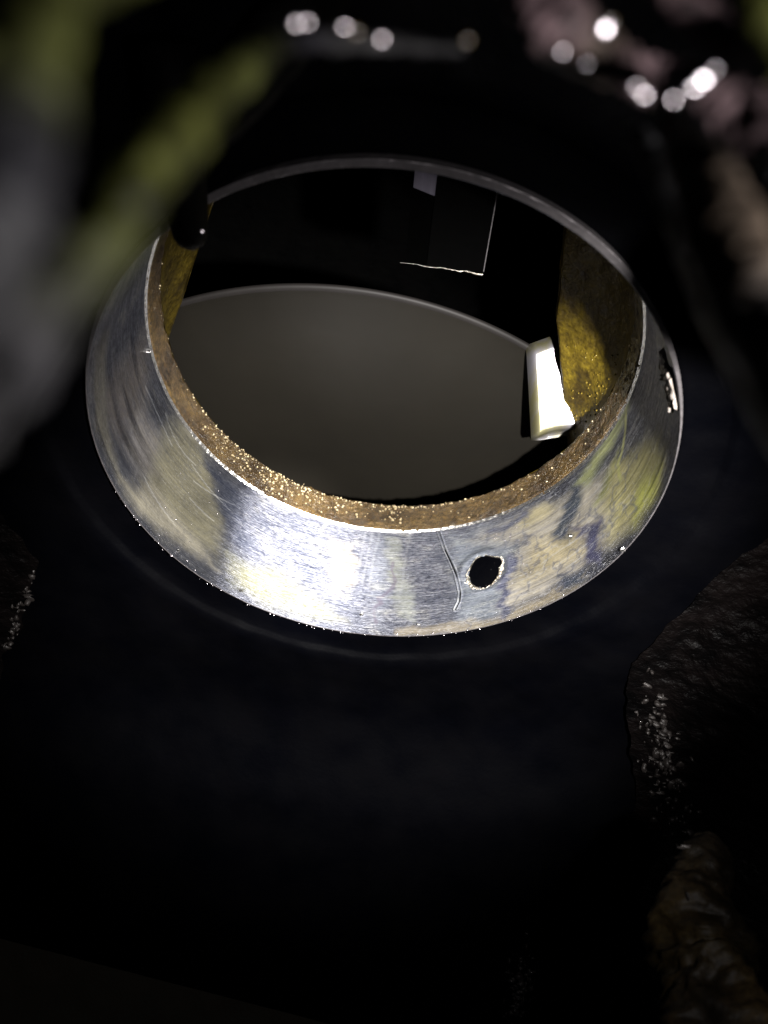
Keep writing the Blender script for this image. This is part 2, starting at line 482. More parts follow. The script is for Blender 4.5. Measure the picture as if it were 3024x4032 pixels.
# upper right cluster
tube('cast_boss', [px(1120, -60, 0.632), px(1200, 45, 0.632), px(1290, 110, 0.644), px(1390, 165, 0.632), px(1470, 190, 0.621), px(1560, 230, 0.598), px(1720, 330, 0.575)],
     [.022, .026, .022, .018, .017, .020, .024], [PK, PK, BR, PK, PK, PK, DK], 3.0, .35)
tube('cast_boss', [px(1380, -90, 0.575), px(1470, 0, 0.575), px(1540, 60, 0.575), px(1620, 100, 0.552), px(1760, 160, 0.517)],
     [.010, .011, .012, .011, .012], [PK, PK, PK, DK, OL], 4.0, .3)
tube('cast_boss', [px(1600, -90, 0.460), px(1650, 60, 0.460), px(1700, 160, 0.460)], [.012, .011, .01], [GY, GY, OL], 7.0, .2)
# right edge bar
tube('cast_rib', [px(1440, 190, .6), px(1490, 330, .55), px(1540, 450, .52), px(1600, 590, .5), px(1670, 740, .48), px(1790, 960, .45)],
     [.009, .018, .024, .026, .027, .028], [DK, DK, BR, BR, G1, BR], 6.0, .25)
tube('cast_rib', [px(1385, 290, .75), px(1440, 400, .72), px(1520, 620, .7), px(1640, 880, .66), px(1800, 1150, .6)],
     [.010, .014, .014, .012, .01], [G2, G2, G2, G2, DK], 8.0, .2)
# dark web below the left rib that hides part of the bearing lip
tube('cast_flank', [px(-400, 1460, .9), px(-70, 930, 1.0), px(80, 705, 1.0), px(225, 480, 1.05), px(325, 375, 1.1), px(420, 270, 1.1), px(560, 130, 1.1), px(700, -60, 1.1)],
     [.065, .055, .050, .050, .055, .05, .05, .05], [DK] * 8, 9.0, .12, mat='cavity')

# =================================================================== BEARING
bearing = empty('bearing_shell', (0, 0, -1.02))
tag(bearing, 'scored silver bearing shell with a ragged oil hole, ringing the open bore', 'bearing')

H0, H1, HY0, HY1 = 25.2, 38.2, .185, .445           # window of the sheet that carries the hole
HOLE = [(30.9, .412), (33.0, .392), (34.5, .376), (36.0, .362), (36.1, .319), (35.3, .305), (35.1, .274), (33.9, .237), (32.4, .218), (31.2, .212), (29.5, .228), (27.5, .266), (27.2, .299), (26.6, .315), (27.5, .35), (28.1, .38), (29.0, .402)]
FILM = {
    'A': ([(27, .54), (41, .59), (60, .53), (75, .44), (85, .21), (78, .09), (58, .09), (40, .05), (35, .05), (38, .22), (40, .40)], (.60, .55, .46), .80, .04),
    'A1': ([(44, .38), (60, .30), (60, .15), (42, .18)], (.62, .53, .33), .80, .05),
    'A2': ([(40, .55), (50, .58), (52, .50), (44, .47)], (.66, .58, .36), .80, .03),
    'B': ([(74, .47), (90, .33), (97, .12), (90, .03), (81, .03), (70, .10), (68, .29)], (.55, .50, .24), .9, .06),
    'B4': ([(82, .20), (92, .12), (88, .03), (78, .06)], (.48, .49, .13), .9, .05),
    'B2': ([(95, .66), (86, .61), (71, .54), (64, .48), (60, .55), (70, .63), (84, .70)], (.52, .55, .26), .75, .03),
    'B5': ([(78, .50), (70, .44), (66, .35), (70, .33), (76, .40)], (.34, .36, .12), .8, .03),
    'C1': ([(56, .50), (60, .57), (62, .45), (56, .28), (51, .34)], (.09, .11, .14), .55, .02),
    'C2': ([(58, .32), (66, .25), (65, .03), (61, .09), (61, .22)], (.13, .13, .24), .6, .02),
    'C3': ([(51, .11), (59, .07), (60, .01), (52, .04)], (.09, .11, .15), .55, .02),
    'C4': ([(32, .55), (45, .58), (46, .55), (33, .52)], (.20, .21, .28), .5, .012),
    'C5': ([(38.4, .36), (40, .32), (37, .03), (35, .06)], (.13, .14, .24), .5, .012),
    'E': ([(21, .60), (40, .58), (40, .34), (36, .03), (25, .04), (24, .11)], (.44, .49, .56), .42, .04),
    'F': ([(3, .60), (7, .59), (10, .39), (12, .22), (12, .07), (9, .11), (6, .36)], (.52, .54, .46), .5, .015),
    'F2': ([(-1, .59), (4, .54), (7, .19), (4, .03), (0, .32)], (.35, .38, .44), .4, .03),
    'G': ([(-66, .62), (-55, .70), (-44, .40), (-40, .13), (-48, .12), (-59, .09), (-67, .13), (-69, .38)], (.38, .35, .24), .48, .06),
    'G2': ([(-80, .39), (-69, .45), (-64, .22), (-70, .16), (-79, .18)], (.38, .35, .33), .5, .05),
    'H': ([(-98, .19), (-93, .68), (-83, .59), (-77, .39), (-80, .16), (-91, .08)], (.21, .185, .17), .5, .06),
    'H2': ([(-111, .04), (-108, .21), (-92, .16), (-75, .06), (-86, .04), (-100, .04)], (.27, .25, .20), .5, .03),
    'I': ([(-38, .19), (-22, .23), (-11, .14), (-4, .05), (-22, .01), (-36, .04)], (.46, .44, .22), .5, .04),
    'I2': ([(-12, .54), (-6, .54), (-4, .31), (-8, .18), (-12, .30)], (.60, .52, .38), .55, .02),
    'K': ([(109, .30), (113, .25), (115, .05), (111, .02), (108, .07), (107.5, .20)], (.85, .76, .62), .95, .012),  # bright reflection on the bore wall, painted as pale colour
    'L': ([(-76, .05), (-64, .20), (-53, .19), (-40, .08), (-53, .07), (-66, .03)], (.50, .46, .36), .5, .04),
    'N': ([(-52, .58), (-39, .59), (-33, .48), (-33, .25), (-40, .27), (-46, .44)], (.13, .15, .22), .25, .03),
    'O': ([(8, .045), (60, .05), (60, -.01), (8, -.01)], (.55, .47, .33), .55, .012),
}


def polysd(X, Y, poly):
    """signed distance, positive inside"""
    d = np.full(X.shape, 1e9); ins = np.zeros(X.shape, bool); n = len(poly)
    for i in range(n):
        x1, y1 = poly[i]; x2, y2 = poly[(i + 1) % n]
        ex, ey = x2 - x1, y2 - y1
        t = np.clip(((X - x1) * ex + (Y - y1) * ey) / (ex * ex + ey * ey), 0, 1)
        d = np.minimum(d, np.hypot(X - x1 - t * ex, Y - y1 - t * ey))
        c = ((y1 > Y) != (y2 > Y)) & (X < ex * (Y - y1) / (ey if ey else 1e-9) + x1)
        ins ^= c
    return np.where(ins, d, -d)


def pathd(X, Y, pts):
    d = np.full(X.shape, 1e9)
    for (x1, y1), (x2, y2) in zip(pts, pts[1:]):
        ex, ey = x2 - x1, y2 - y1
        t = np.clip(((X - x1) * ex + (Y - y1) * ey) / (ex * ex + ey * ey), 0, 1)
        d = np.minimum(d, np.hypot(X - x1 - t * ex, Y - y1 - t * ey))
    return d


D2R = math.pi / 180
rad_pts = lambda L: [(a * D2R, b) for a, b in L]
SCR = rad_pts([(18.0, .64), (20.1, .506), (22.2, .40), (23.4, .332), (24.6, .217), (24.4, .17), (23.3, .125)])
SM = rad_pts([(6.0, .43), (5.7, .382), (6.3, .355), (7.0, .316), (6.3, .27), (5.0, .243), (3.7, .216), (2.8, .214), (3.8, .178), (2.2, .157), (2.1, .12), (3.0, .067)])


def band_r(T, Y):
    """bore surface radius with dents, scoring and the long scratch; T in radians"""
    Q = np.stack([T, Y, 0 * T], -1)
    r = 1.0 + .0016 * fbm(Q * np.array([2, 9, 1]), 1, 3, off=2) + .0007 * fbm(Q * np.array([1.5, 60, 1]), 1, 2, off=4)
    d = pathd(T, Y, SCR)
    r = r + .007 * np.exp(-(d / .0035) ** 2) - .003 * np.exp(-((d - .008) / .003) ** 2)
    # a few machining grooves near the front edge
    for g, a in ((.022, .0015), (.036, .001), (.055, .0012), (.075, .0007)):
        r = r + a * np.exp(-((Y - g - .002 * vnoise(Q * 3)) / .0035) ** 2)
    hd = np.hypot((T - 31.3 * D2R), (Y - .31))
    r = r - .006 * np.exp(-((hd - .118) / .02) ** 2)
    return r


def film(T, Y):
    Q = np.stack([T, Y, 0 * T], -1)
    w1 = .05 * fbm(Q * np.array([1, 1.6, 1]), 9, 6, .62, off=1); w2 = .05 * fbm(Q, 9, 6, .62, off=31)
    Tw = T + w1 + .02 * vnoise(Q * np.array([3, 50, 1])); Yw = Y + w2 * .8
    col = np.zeros(T.shape + (3,)) + np.array([.20, .21, .25]); al = np.full(T.shape, .14)
    al = al + .10 * fbm(Q * np.array([1, 2, 1]), 6, 3, off=12)
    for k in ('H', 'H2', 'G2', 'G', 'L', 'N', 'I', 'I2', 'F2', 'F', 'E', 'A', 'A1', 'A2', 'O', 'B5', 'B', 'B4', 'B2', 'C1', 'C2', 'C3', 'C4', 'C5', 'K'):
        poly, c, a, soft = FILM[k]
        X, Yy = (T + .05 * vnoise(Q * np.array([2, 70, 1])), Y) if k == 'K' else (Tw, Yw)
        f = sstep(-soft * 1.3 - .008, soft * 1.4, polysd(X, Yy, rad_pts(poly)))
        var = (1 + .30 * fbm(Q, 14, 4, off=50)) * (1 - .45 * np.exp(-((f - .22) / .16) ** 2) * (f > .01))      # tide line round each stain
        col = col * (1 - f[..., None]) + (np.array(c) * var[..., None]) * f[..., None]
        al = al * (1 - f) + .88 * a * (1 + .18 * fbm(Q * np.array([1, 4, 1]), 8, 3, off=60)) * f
    # dirt: dark streaks dragged round the bore
    st = fbm(Q * np.array([1.2, 26, 1]), 1, 4, off=70)
    side = sstep(-62 * D2R, -80 * D2R, T)
    k = np.clip(1 - (st > .0) * .0 - side * .7 * sstep(.05, .35, st), 0, 1); al = al * k
    d = pathd(T, Y, SM) + .004 * vnoise(Q * 40)
    f = sstep(.012, .005, d) * .8
    col = col * (1 - f[..., None]) + np.array([.17, .14, .19]) * f[..., None]; al = al * (1 - f) + .75 * f
    # streaks left of the smear
    for x0 in (-3.0, -1.2, .8, 9.5):
        d = np.abs(T - (x0 * D2R + .04 * (Y - .5) * 1.5 + .006 * vnoise(Q * 9 + x0)))
        f = sstep(.010, .003, d) * .5 * sstep(.15, .3, Y); al = al * (1 - f) + .6 * f
        col = col * (1 - f[..., None]) + np.array([.55, .56, .58]) * f[..., None]
    # thin veins where the oil has pulled apart
    v = np.abs(fbm(Q * np.array([1, .8, 1]), 5.5, 4, .6, off=90) + .25 * fbm(Q, 21, 3, off=95))
    f = sstep(.06, .006, v) * (.15 + .35 * sstep(12 * D2R, 24 * D2R, T))
    col = col * (1 - f[..., None]) + np.array([.15, .17, .25]) * f[..., None]; al = al * (1 - .25 * f)
    v = np.abs(fbm(Q * np.array([.7, 2.2, 1]), 4.5, 4, .6, off=110)); f = sstep(.028, .004, v) * (.10 + .30 * sstep(10 * D2R, 30 * D2R, T))
    col = col * (1 - f[..., None]) + np.array([.72, .70, .66]) * f[..., None]; al = al * (1 - f) + .8 * f
    # highlight painted along the long scratch and a few curved hairline scratches
    d = np.abs(pathd(T, Y, SCR) - .006); f = sstep(.004, .001, d) * .55 * (.5 + .5 * sstep(-.2, .4, vnoise(Q * np.array([20, 25, 1]))))
    col = col * (1 - f[..., None]) + np.array([1.1, 1.1, 1.1]) * f[..., None]; al = al * (1 - f) + .95 * f
    rs = np.random.default_rng(3)
    for _ in range(46):
        t0, y0, L, cu = rs.uniform(-75, 75) * D2R, rs.uniform(.03, .58), rs.uniform(.06, .30), rs.uniform(-1.5, 1.5)
        x = T - t0; yy = Y - y0 - rs.uniform(-.25, .25) * x - cu * x * x
        f = sstep(.0045, .001, np.abs(yy)) * (np.abs(x) < L / 2) * .5; c = .75 if rs.random() < .55 else .08
        col = col * (1 - f[..., None]) + c * f[..., None]; al = al * (1 - f) + .75 * f
    # yellow drip on the right
    d = pathd(T, Y, rad_pts([(84, .62), (81.5, .528), (79, .462), (76.1, .426), (75.8, .336)]))
    f = sstep(.016, .005, d) * .7
    col = col * (1 - f[..., None]) + np.array([.62, .62, .22]) * f[..., None]; al = al * (1 - f) + .85 * f
    col = col * .78
    return np.concatenate([col, np.clip(al, 0, 1)[..., None]], -1)


def bearing_surface():
    th = np.unique(np.round(np.concatenate([np.linspace(-180, -125, 40), np.linspace(-125, 125, 1001), np.linspace(14, 27, 120), np.linspace(125, 180, 40), [H0, H1]]), 4))
    ys = np.unique(np.round(np.concatenate([np.linspace(0, .632, 120), [HY0, HY1]]), 5))
    n, mm = len(th), len(ys)
    T, Y = np.meshgrid(th * D2R, ys, indexing='ij')
    i0, i1 = np.searchsorted(th, H0), np.searchsorted(th, H1); j0, j1 = np.searchsorted(ys, HY0), np.searchsorted(ys, HY1)
    F = gridF(n, mm)
    ii, jj = F[:, 0] // mm, F[:, 0] % mm
    F = F[~((ii >= i0) & (ii < i1) & (jj >= j0) & (jj < j1))].tolist()
    TT = [T.reshape(-1)]; YY = [Y.reshape(-1)]
    # ring of boundary vertices of the window, anticlockwise
    ring = [i * mm + j0 for i in range(i0, i1)] + [i1 * mm + j for j in range(j0, j1)] + [i * mm + j1 for i in range(i1, i0, -1)] + [i0 * mm + j for j in range(j1, j0, -1)]
    ct, cy = 31.3 * D2R, .31
    rt, ry = T.reshape(-1)[ring], Y.reshape(-1)[ring]
    ang = np.arctan2(ry - cy, rt - ct)
    hp = np.array(rad_pts(HOLE)); ha = np.arctan2(hp[:, 1] - cy, hp[:, 0] - ct); hr = np.hypot(hp[:, 1] - cy, hp[:, 0] - ct)
    o = np.argsort(ha); ha, hr = ha[o], hr[o]
    hrad = np.interp(ang, np.r_[ha - 2 * np.pi, ha, ha + 2 * np.pi], np.r_[hr, hr, hr])
    hrad = hrad * (1 + .06 * vnoise(np.stack([ang * 6, 0 * ang, 0 * ang], -1)) + .05 * vnoise(np.stack([ang * 17, 0 * ang + 3, 0 * ang], -1)))
    hx, hy = ct + hrad * np.cos(ang), cy + hrad * np.sin(ang)
    prev = ring; base = n * mm; K = 12; nr = len(ring)
    for k in range(1, K + 1):
        u = (k / K)
        TT.append(rt * (1 - u) + hx * u); YY.append(ry * (1 - u) + hy * u)
        cur = list(range(base, base + nr)); base += nr
        for a in range(nr):
            b = (a + 1) % nr; F.append([prev[b], prev[a], cur[a], cur[b]])
        prev = cur
    TT = np.concatenate(TT); YY = np.concatenate(YY)
    R = band_r(TT, YY); R[-nr:] += .012
    P = np.stack([R * np.sin(TT), YY, -R * np.cos(TT)], -1)
    me = mesh('bearing_surface', P, F, (0, 0, -1.02))
    uvl = me.uv_layers.new(name='bore')
    vi = np.empty(len(me.loops), np.int32); me.loops.foreach_get('vertex_index', vi)
    uvl.data.foreach_set('uv', np.stack([TT[vi], YY[vi]], -1).astype(np.float32).reshape(-1))
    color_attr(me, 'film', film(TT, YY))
    link('bearing_surface', me, M['band'], bearing, (0, 0, -1.02))
    # hole wall and torn burr
    lv = np.linspace(0, 1, 10)
    W = []; Bv = []
    for u in lv:
        r = 1.012 + .34 * u; f = 1 - .06 * u + .03 * np.sin(u * 9)
        tt = ct + (hx - ct) * f; yy = cy + (hy - cy) * f
        W.append(np.stack([r * np.sin(tt), yy, -r * np.cos(tt)], -1))
    W = np.array(W).transpose(1, 0, 2)
    me = mesh('oil_hole', W.reshape(-1, 3), gridF(nr, 10, True), (.52, .31, -.86))
    o = link('oil_hole', me, M['hole_dark'], bearing, (.52, .31, -.86))
    # burr: ragged raised collar hugging the hole, thick on the left, bottom and right
    nb = 220; a = np.linspace(-np.pi, np.pi, nb, endpoint=False)
    q = np.interp(a, np.r_[ha - 2 * np.pi, ha, ha + 2 * np.pi], np.r_[hr, hr, hr])
    wgt = .10 + .85 * (np.exp(-((np.mod(a + .3 + np.pi, 2 * np.pi) - np.pi) / .8) ** 2) + np.exp(-((np.mod(a + 2.3 + np.pi, 2 * np.pi) - np.pi) / .9) ** 2))
    rag = .6 + .6 * np.abs(vnoise(np.stack([a * 9, 0 * a, 0 * a], -1))) + .5 * rng.random(nb)
    prof = [(-.004, .03), (-.001, .004), (.004, -.006), (.011, -.008), (.018, -.003), (.026, .004)]
    B = []
    for dr, h in prof:
        rr = q + dr * wgt * rag * 1.1; hh = 1 + h * (wgt * rag if h < 0 else 1) + .002 * rng.standard_normal(nb)
        tt = ct + rr * np.cos(a); yy = cy + rr * np.sin(a)
        B.append(np.stack([hh * np.sin(tt), yy, -hh * np.cos(tt)], -1))
    B = np.array(B).transpose(1, 0, 2)
    me = mesh('hole_burr', B.reshape(-1, 3), gridF(nb, len(prof), True), (.52, .31, -.86), smooth=False)
    link('hole_burr', me, M['burr'], bearing, (.52, .31, -.86))


bearing_surface()


def edge_lip():
    n = 900; th = np.linspace(0, 2 * np.pi, n, endpoint=False)
    Q = np.stack([np.cos(th) * 30, np.sin(th) * 30, 0 * th], -1); j = .0022 * fbm(Q, 1, 4)
    wd = .08 + .62 * sstep(.1, .9, -np.cos(th))      # lip wide at the top, thinned elsewhere to keep its unlit edge dark
    prof = [(0, .0), (.003, -.004), (.031, -.012), (.034, -.010), (.036, .06)]
    P = np.array([np.stack([(1 + r * wd + j * (0 < k < 3)) * np.sin(th), y * (wd if y < 0 else 1) + j, -(1 + r * wd + j * (0 < k < 3)) * np.cos(th)], -1) for k, (r, y) in enumerate(prof)]).transpose(1, 0, 2)
    me = mesh('front_lip', P.reshape(-1, 3), gridF(n, len(prof), True), (0, 0, -1.02), smooth=False)
    link('front_lip', me, M['lip'], bearing, (0, 0, -1.02))
    prof = [(1.001, .630), (.996, .634), (.990, .640)]
    P = np.array([np.stack([r * np.sin(th), y + j, -r * np.cos(th)], -1) for r, y in prof]).transpose(1, 0, 2)
    me = mesh('rear_edge', P.reshape(-1, 3), gridF(n, len(prof), True), (0, .63, -1))
    link('rear_edge', me, M['chip'], bearing, (0, .63, -1))


edge_lip()


def reflection_patch():  # added ridged sheet standing for a bright reflection on the wall
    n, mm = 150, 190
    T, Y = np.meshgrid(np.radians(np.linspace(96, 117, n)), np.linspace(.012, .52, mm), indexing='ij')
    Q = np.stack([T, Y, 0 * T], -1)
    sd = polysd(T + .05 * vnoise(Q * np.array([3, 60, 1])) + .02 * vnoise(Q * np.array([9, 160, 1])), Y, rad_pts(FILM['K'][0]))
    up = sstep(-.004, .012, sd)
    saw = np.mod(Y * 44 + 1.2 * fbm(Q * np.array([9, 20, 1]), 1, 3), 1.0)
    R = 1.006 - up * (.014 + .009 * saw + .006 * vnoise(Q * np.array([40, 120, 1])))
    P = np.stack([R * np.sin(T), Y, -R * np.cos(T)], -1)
    me = mesh('reflection_patch', P.reshape(-1, 3), gridF(n, mm), (.97, .2, .2), smooth=False)
    tag(link('reflection_patch', me, M['torn'], bearing, (.97, .2, .2)), 'bright reflection built as a pale ragged patch at the right edge of the bearing')


reflection_patch()

# =================================================================== THINGS INSIDE THE CAVITY
def disc():
    root = empty('rear_disc', (-.28, 1.6, -4.6))
    tag(root, 'large dull grey round disc seen through the bore, with a rolled rim', 'disc')
    n = 360; th = np.linspace(0, 2 * np.pi, n, endpoint=False); cx, cz, R = -.265, -2.25, 2.06
    def ringm(name, prof, mat, amp):
        P = np.array([np.stack([cx + r * np.sin(th), 0 * th + y, cz + r * np.cos(th)], -1) for r, y in prof]).transpose(1, 0, 2)
        P[..., 1] += amp * fbm(P, 2.5, 4)
        me = mesh(name, P.reshape(-1, 3), gridF(n, len(prof), True), (cx, 1.5, cz))
        link(name, me, mat, root, (cx, 1.5, cz))
    ringm('disc_face', [(.001, 1.40), (.5, 1.40), (1, 1.395), (1.5, 1.39), (1.9, 1.388), (2.08, 1.384), (2.125, 1.378)], M['disc'], .008)
    ringm('disc_rim', [(2.125, 1.378), (2.14, 1.375), (2.150, 1.378), (2.157, 1.386), (2.157, 1.396), (2.14, 1.41), (2.05, 1.52), (1.5, 1.56)], M['rim'], .001)


disc()


def prism(name, front, back, mat, parent, y0, y1, bev=.0):
    """solid between two outlines (x, z) lying at y0 and y1"""
    n = len(front)
    V = [(x, y0, z) for x, z in front] + [(x, y1, z) for x, z in back]
    F = [list(range(n))[::-1], list(range(n, 2 * n))] + [[i, (i + 1) % n, n + (i + 1) % n, n + i] for i in range(n)]
    loc = (front[0][0], y0, front[0][1])
    me = mesh(name, V, F, loc, smooth=False)
    o = link(name, me, mat, parent, loc)
    if bev:
        b = o.modifiers.new('bevel', 'BEVEL'); b.width = bev * S; b.segments = 4; b.limit_method = 'ANGLE'; b.angle_limit = .4
    return o


def blockthing():
    root = empty('machined_block', (1.0, 1.45, -.95))
    tag(root, 'small bright machined metal block behind the brown web on the right', 'metal block')
    # front face leans back by about 35 degrees
    nrm = np.array([-.10, -.83, .54]); nrm /= np.linalg.norm(nrm); c0 = np.array([.80, 1.19, -.41])
    def onface(x, y, off=0.0):
        d = px(x, y, 1.0) - CAM; return CAM + d * (np.dot(c0 + nrm * off - CAM, nrm) / np.dot(d, nrm))
    n = 48; U, W = np.meshgrid(np.linspace(0, 1, n), np.linspace(0, 1, n), indexing='ij')
    TL, TR, BR_, BL = [onface(*q) for q in [(1138, 745), (1262, 700), (1262, 940), (1150, 958)]]
    P = ((1 - U)[..., None] * ((1 - W)[..., None] * TL + W[..., None] * BL) + U[..., None] * ((1 - W)[..., None] * TR + W[..., None] * BR_))
    edge = .075 * np.clip(1 - U / .16, 0, 1) ** 2 + .07 * np.clip(1 - W / .12, 0, 1) ** 2 + .10 * np.clip((W - .93 + .05 * np.sin(U * 3)) / .07, 0, 1) ** 2
    P = P - nrm * (edge + .012 * fbm(P, 5, 3))[..., None]
    me = mesh('block_face', P.reshape(-1, 3), gridF(n, n), tuple(TL)); link('block_face', me, M['bright'], root, tuple(TL))
    A = [P[0, 0], P[-1, 0], P[-1, -1], P[0, -1]]; h = [q - nrm * .03 + np.array([.06, .05, 0]) for q in A]
    V = A + h; F = [[4, 5, 6, 7]] + [[i, (i + 1) % 4, 4 + (i + 1) % 4, 4 + i] for i in range(4)]
    me = mesh('block_base', V, F, tuple(A[0]), smooth=False); link('block_base', me, M['lip'], root, tuple(A[0]))


blockthing()


def bracket():
    root = empty('hanging_bracket', (.2, .8, 1.0))
    tag(root, 'square-cornered bracket, coloured near-black for shade, hanging from the top inside the bore', 'bracket')
    # plan: front edge x .10-.33 at y .72, left flank runs back to x .03
    def pan(name, a, b, z0, z1, mat, t=.012, slant=0.0):
        (x0, y0), (x1, y1) = a, b
        V = [(x0, y0, z0), (x1, y1, z0 + slant), (x1, y1, z1), (x0, y0, z1)]
        V += [(x + t * .2, y + t, z) for x, y, z in V]
        F = [[0, 1, 2, 3], [7, 6, 5, 4], [0, 4, 5, 1], [1, 5, 6, 2], [2, 6, 7, 3], [3, 7, 4, 0]]
        me = mesh(name, V, F, V[0], smooth=False); o = link(name, me, mat, root, V[0]); return o
    pan('front_plate', (.105, .80), (.325, .80), .345, .99, M['bracket'])
    pan('left_flank', (.022, .86), (.103, .801), .62, .99, M['plate'])
    pan('left_flank', (.018, .863), (.100, .803), .36, .617, M['bracket'])
    # wet lower edge
    n, k = 90, 10; s = np.linspace(0, 1, n); th = np.linspace(0, 2 * np.pi, k, endpoint=False)
    X = .0 + .325 * s; Z = .352 - .012 * s + .004 * vnoise(np.stack([s * 14, 0 * s, 0 * s], -1)); r = .0038 * (.15 + .9 * s ** 2) * (1 + .4 * vnoise(np.stack([s * 22, 0 * s + 2, 0 * s], -1)))
    P = np.stack([X[:, None] + 0 * th, .795 + r[:, None] * np.cos(th), Z[:, None] + r[:, None] * np.sin(th)], -1)
    me = mesh('lower_edge', P.reshape(-1, 3), [[i * k + j, i * k + (j + 1) % k, (i + 1) * k + (j + 1) % k, (i + 1) * k + j] for i in range(n - 1) for j in range(k)], (0, .8, .35))
    link('lower_edge', me, M['burr'], root, (0, .8, .35))
    prism('right_edge', [(.326, .35), (.329, .35), (.329, .95), (.326, .95)], [(.326, .35), (.329, .35), (.329, .95), (.326, .95)], M['lip'], root, .795, .83)
    prism('gusset', [(.34, .95), (.34, .60), (.40, .66), (.52, .70), (.55, .80)], [(.34, .95), (.34, .60), (.40, .66), (.52, .70), (.55, .80)], M['cavity'], root, .86, .90)


bracket()


def ball(name, c, r, mat, parent=None, sq=(1, 1, 1), seg=14):
    n, k = seg, seg * 2; V = [(0, 0, 1.0)]
    for i in range(1, n):
        a = math.pi * i / n
        V += [(math.sin(a) * math.cos(2 * math.pi * j / k), math.sin(a) * math.sin(2 * math.pi * j / k), math.cos(a)) for j in range(k)]
    V.append((0, 0, -1.0)); F = []
    for j in range(k): F.append([0, 1 + j, 1 + (j + 1) % k])
    for i in range(n - 2):
        for j in range(k):
            a = 1 + i * k + j; b = 1 + i * k + (j + 1) % k; F.append([a, a + k, b + k, b])
    e = len(V) - 1
    for j in range(k): F.append([e, 1 + (n - 2) * k + (j + 1) % k, 1 + (n - 2) * k + j])
    V = np.array(V) * np.array(sq) * r
    me = mesh(name, V + np.array(c), F, c)
    return link(name, me, mat, parent, c)


# dark peg hanging in front of the bore at upper left
def peg():
    k0 = M['hole_dark']; root = empty('oil_tube', (-.56, -.05, .70))
    tag(root, 'dark stubby tube end with a pink glint, hanging by the upper left lip', 'tube')
    n, k = 36, 48; prof = [(.0, .757), (.02, .760), (.036, .772), (.046, .79), (.050, .82), (.056, .90), (.062, 1.02), (.07, 1.10), (.07, 1.25), (.001, 1.26)]
    th = np.linspace(0, 2 * np.pi, k, endpoint=False)
    P = np.array([np.stack([-.555 + r * np.cos(th), -.06 + r * np.sin(th), 0 * th + z], -1) for r, z in prof]).transpose(1, 0, 2)
    me = mesh('tube_body', P.reshape(-1, 3), gridF(k, len(prof), True), (-.555, -.06, .75))
    link('tube_body', me, k0, root, (-.555, -.06, .75))


peg()

# =================================================================== OIL, CHIPS AND GRIT
ICO_V = None


def bead_cloud(name, pts, rads, mat, label, cat, parent=None, seg=(6, 10), sq=None, jag=0.0):
    n, k = seg; V0 = [(0, 0, 1.0)]
    for i in range(1, n):
        a = math.pi * i / n
        V0 += [(math.sin(a) * math.cos(2 * math.pi * j / k), math.sin(a) * math.sin(2 * math.pi * j / k), math.cos(a)) for j in range(k)]
    V0.append((0, 0, -1.0)); F0 = [[0, 1 + j, 1 + (j + 1) % k] for j in range(k)]
    for i in range(n - 2):
        for j in range(k):
            a = 1 + i * k + j; b = 1 + i * k + (j + 1) % k; F0.append([a, a + k, b + k, b])
    e = len(V0) - 1
    F0 += [[e, 1 + (n - 2) * k + (j + 1) % k, 1 + (n - 2) * k + j] for j in range(k)]
    V0 = np.array(V0); V = []; F = []
    for q, (p, r) in enumerate(zip(pts, rads)):
        s = V0 * r * (1 if sq is None else (1 + sq * (rng.random(3) - .5)))
        if jag: s = s * (1 + jag * (rng.random((len(V0), 1)) - .5))
        F += [[v + q * len(V0) for v in f] for f in F0]; V.append(s + p)
    loc = tuple(np.mean(pts, axis=0)); me = mesh(name, np.concatenate(V), F, loc)
    o = link(name, me, mat, parent, loc)
    return tag(o, label, cat, kind='stuff')


def on_band(t, y, dr=0.0):
    t = np.radians(t); r = 1.0 + dr
    return np.stack([r * np.sin(t), y + 0 * t, -r * np.cos(t)], -1)


# swarf and oil specks along the near lip and over the bearing surface
t = rng.uniform(-75, 60, 90); P1 = on_band(t, rng.uniform(-.012, .012, 90), .002)
t2 = rng.uniform(-60, 45, 150); P2 = on_band(t2, rng.uniform(.02, .6, 150), .0)
bead_cloud('metal_grit', np.concatenate([P1, P2]), np.r_[rng.uniform(.001, .0042, 90), rng.uniform(.001, .0028, 150)], M['silver'],
           'tiny bright specks of metal grit scattered over the bearing surface', 'grit', sq=.8)
# beads of oil on the gritty ledge
nL = 640; cl = rng.uniform(-62, 8, 26); t = np.concatenate([rng.choice(cl, 330) + rng.normal(0, 2.2, 330), rng.uniform(-75, 72, 90), rng.normal(-12, 34, 220)])
y = np.concatenate([.64 + .17 * rng.random(420) ** .5, .800 + .008 * rng.standard_normal(220)])
bead_cloud('oil_beads', on_band(t, y, -.0155), .0014 + .0058 * rng.random(nL) ** 2.2, M['gold_oil'], 'glittering wet beads on the brown gritty ledge', 'oil beads', sq=.5)


# oil drops clinging to the right web (as geometry of the web surface)
def web_pt(a, z, u):
    A = np.array([.99 * math.sin(a), .815, -.99 * math.cos(a)])
    B = np.array([np.interp(z, [-1.3, -.77, -.035, .4, .9], [1.13, .97, .735, .67, .60]), 1.15, z])
    p = A * (1 - u) + B * u; p[0] += .05 * math.sin(u * math.pi); return p


pts = []
for _ in range(110):
    f = rng.random() ** .9 * .42 + .06; u = rng.uniform(.12, .9)
    a = math.radians(38 + (150 - 38) * f); z = -1.05 + 1.9 * f
    pts.append(web_pt(a, z, u) + np.array([-.006, -.004, 0]))
bead_cloud('oil_drops', np.array(pts), rng.uniform(.0015, .0055, len(pts)), M['amber'], 'amber oil drops clinging to the brown web on the right', 'oil drops', seg=(9, 14))


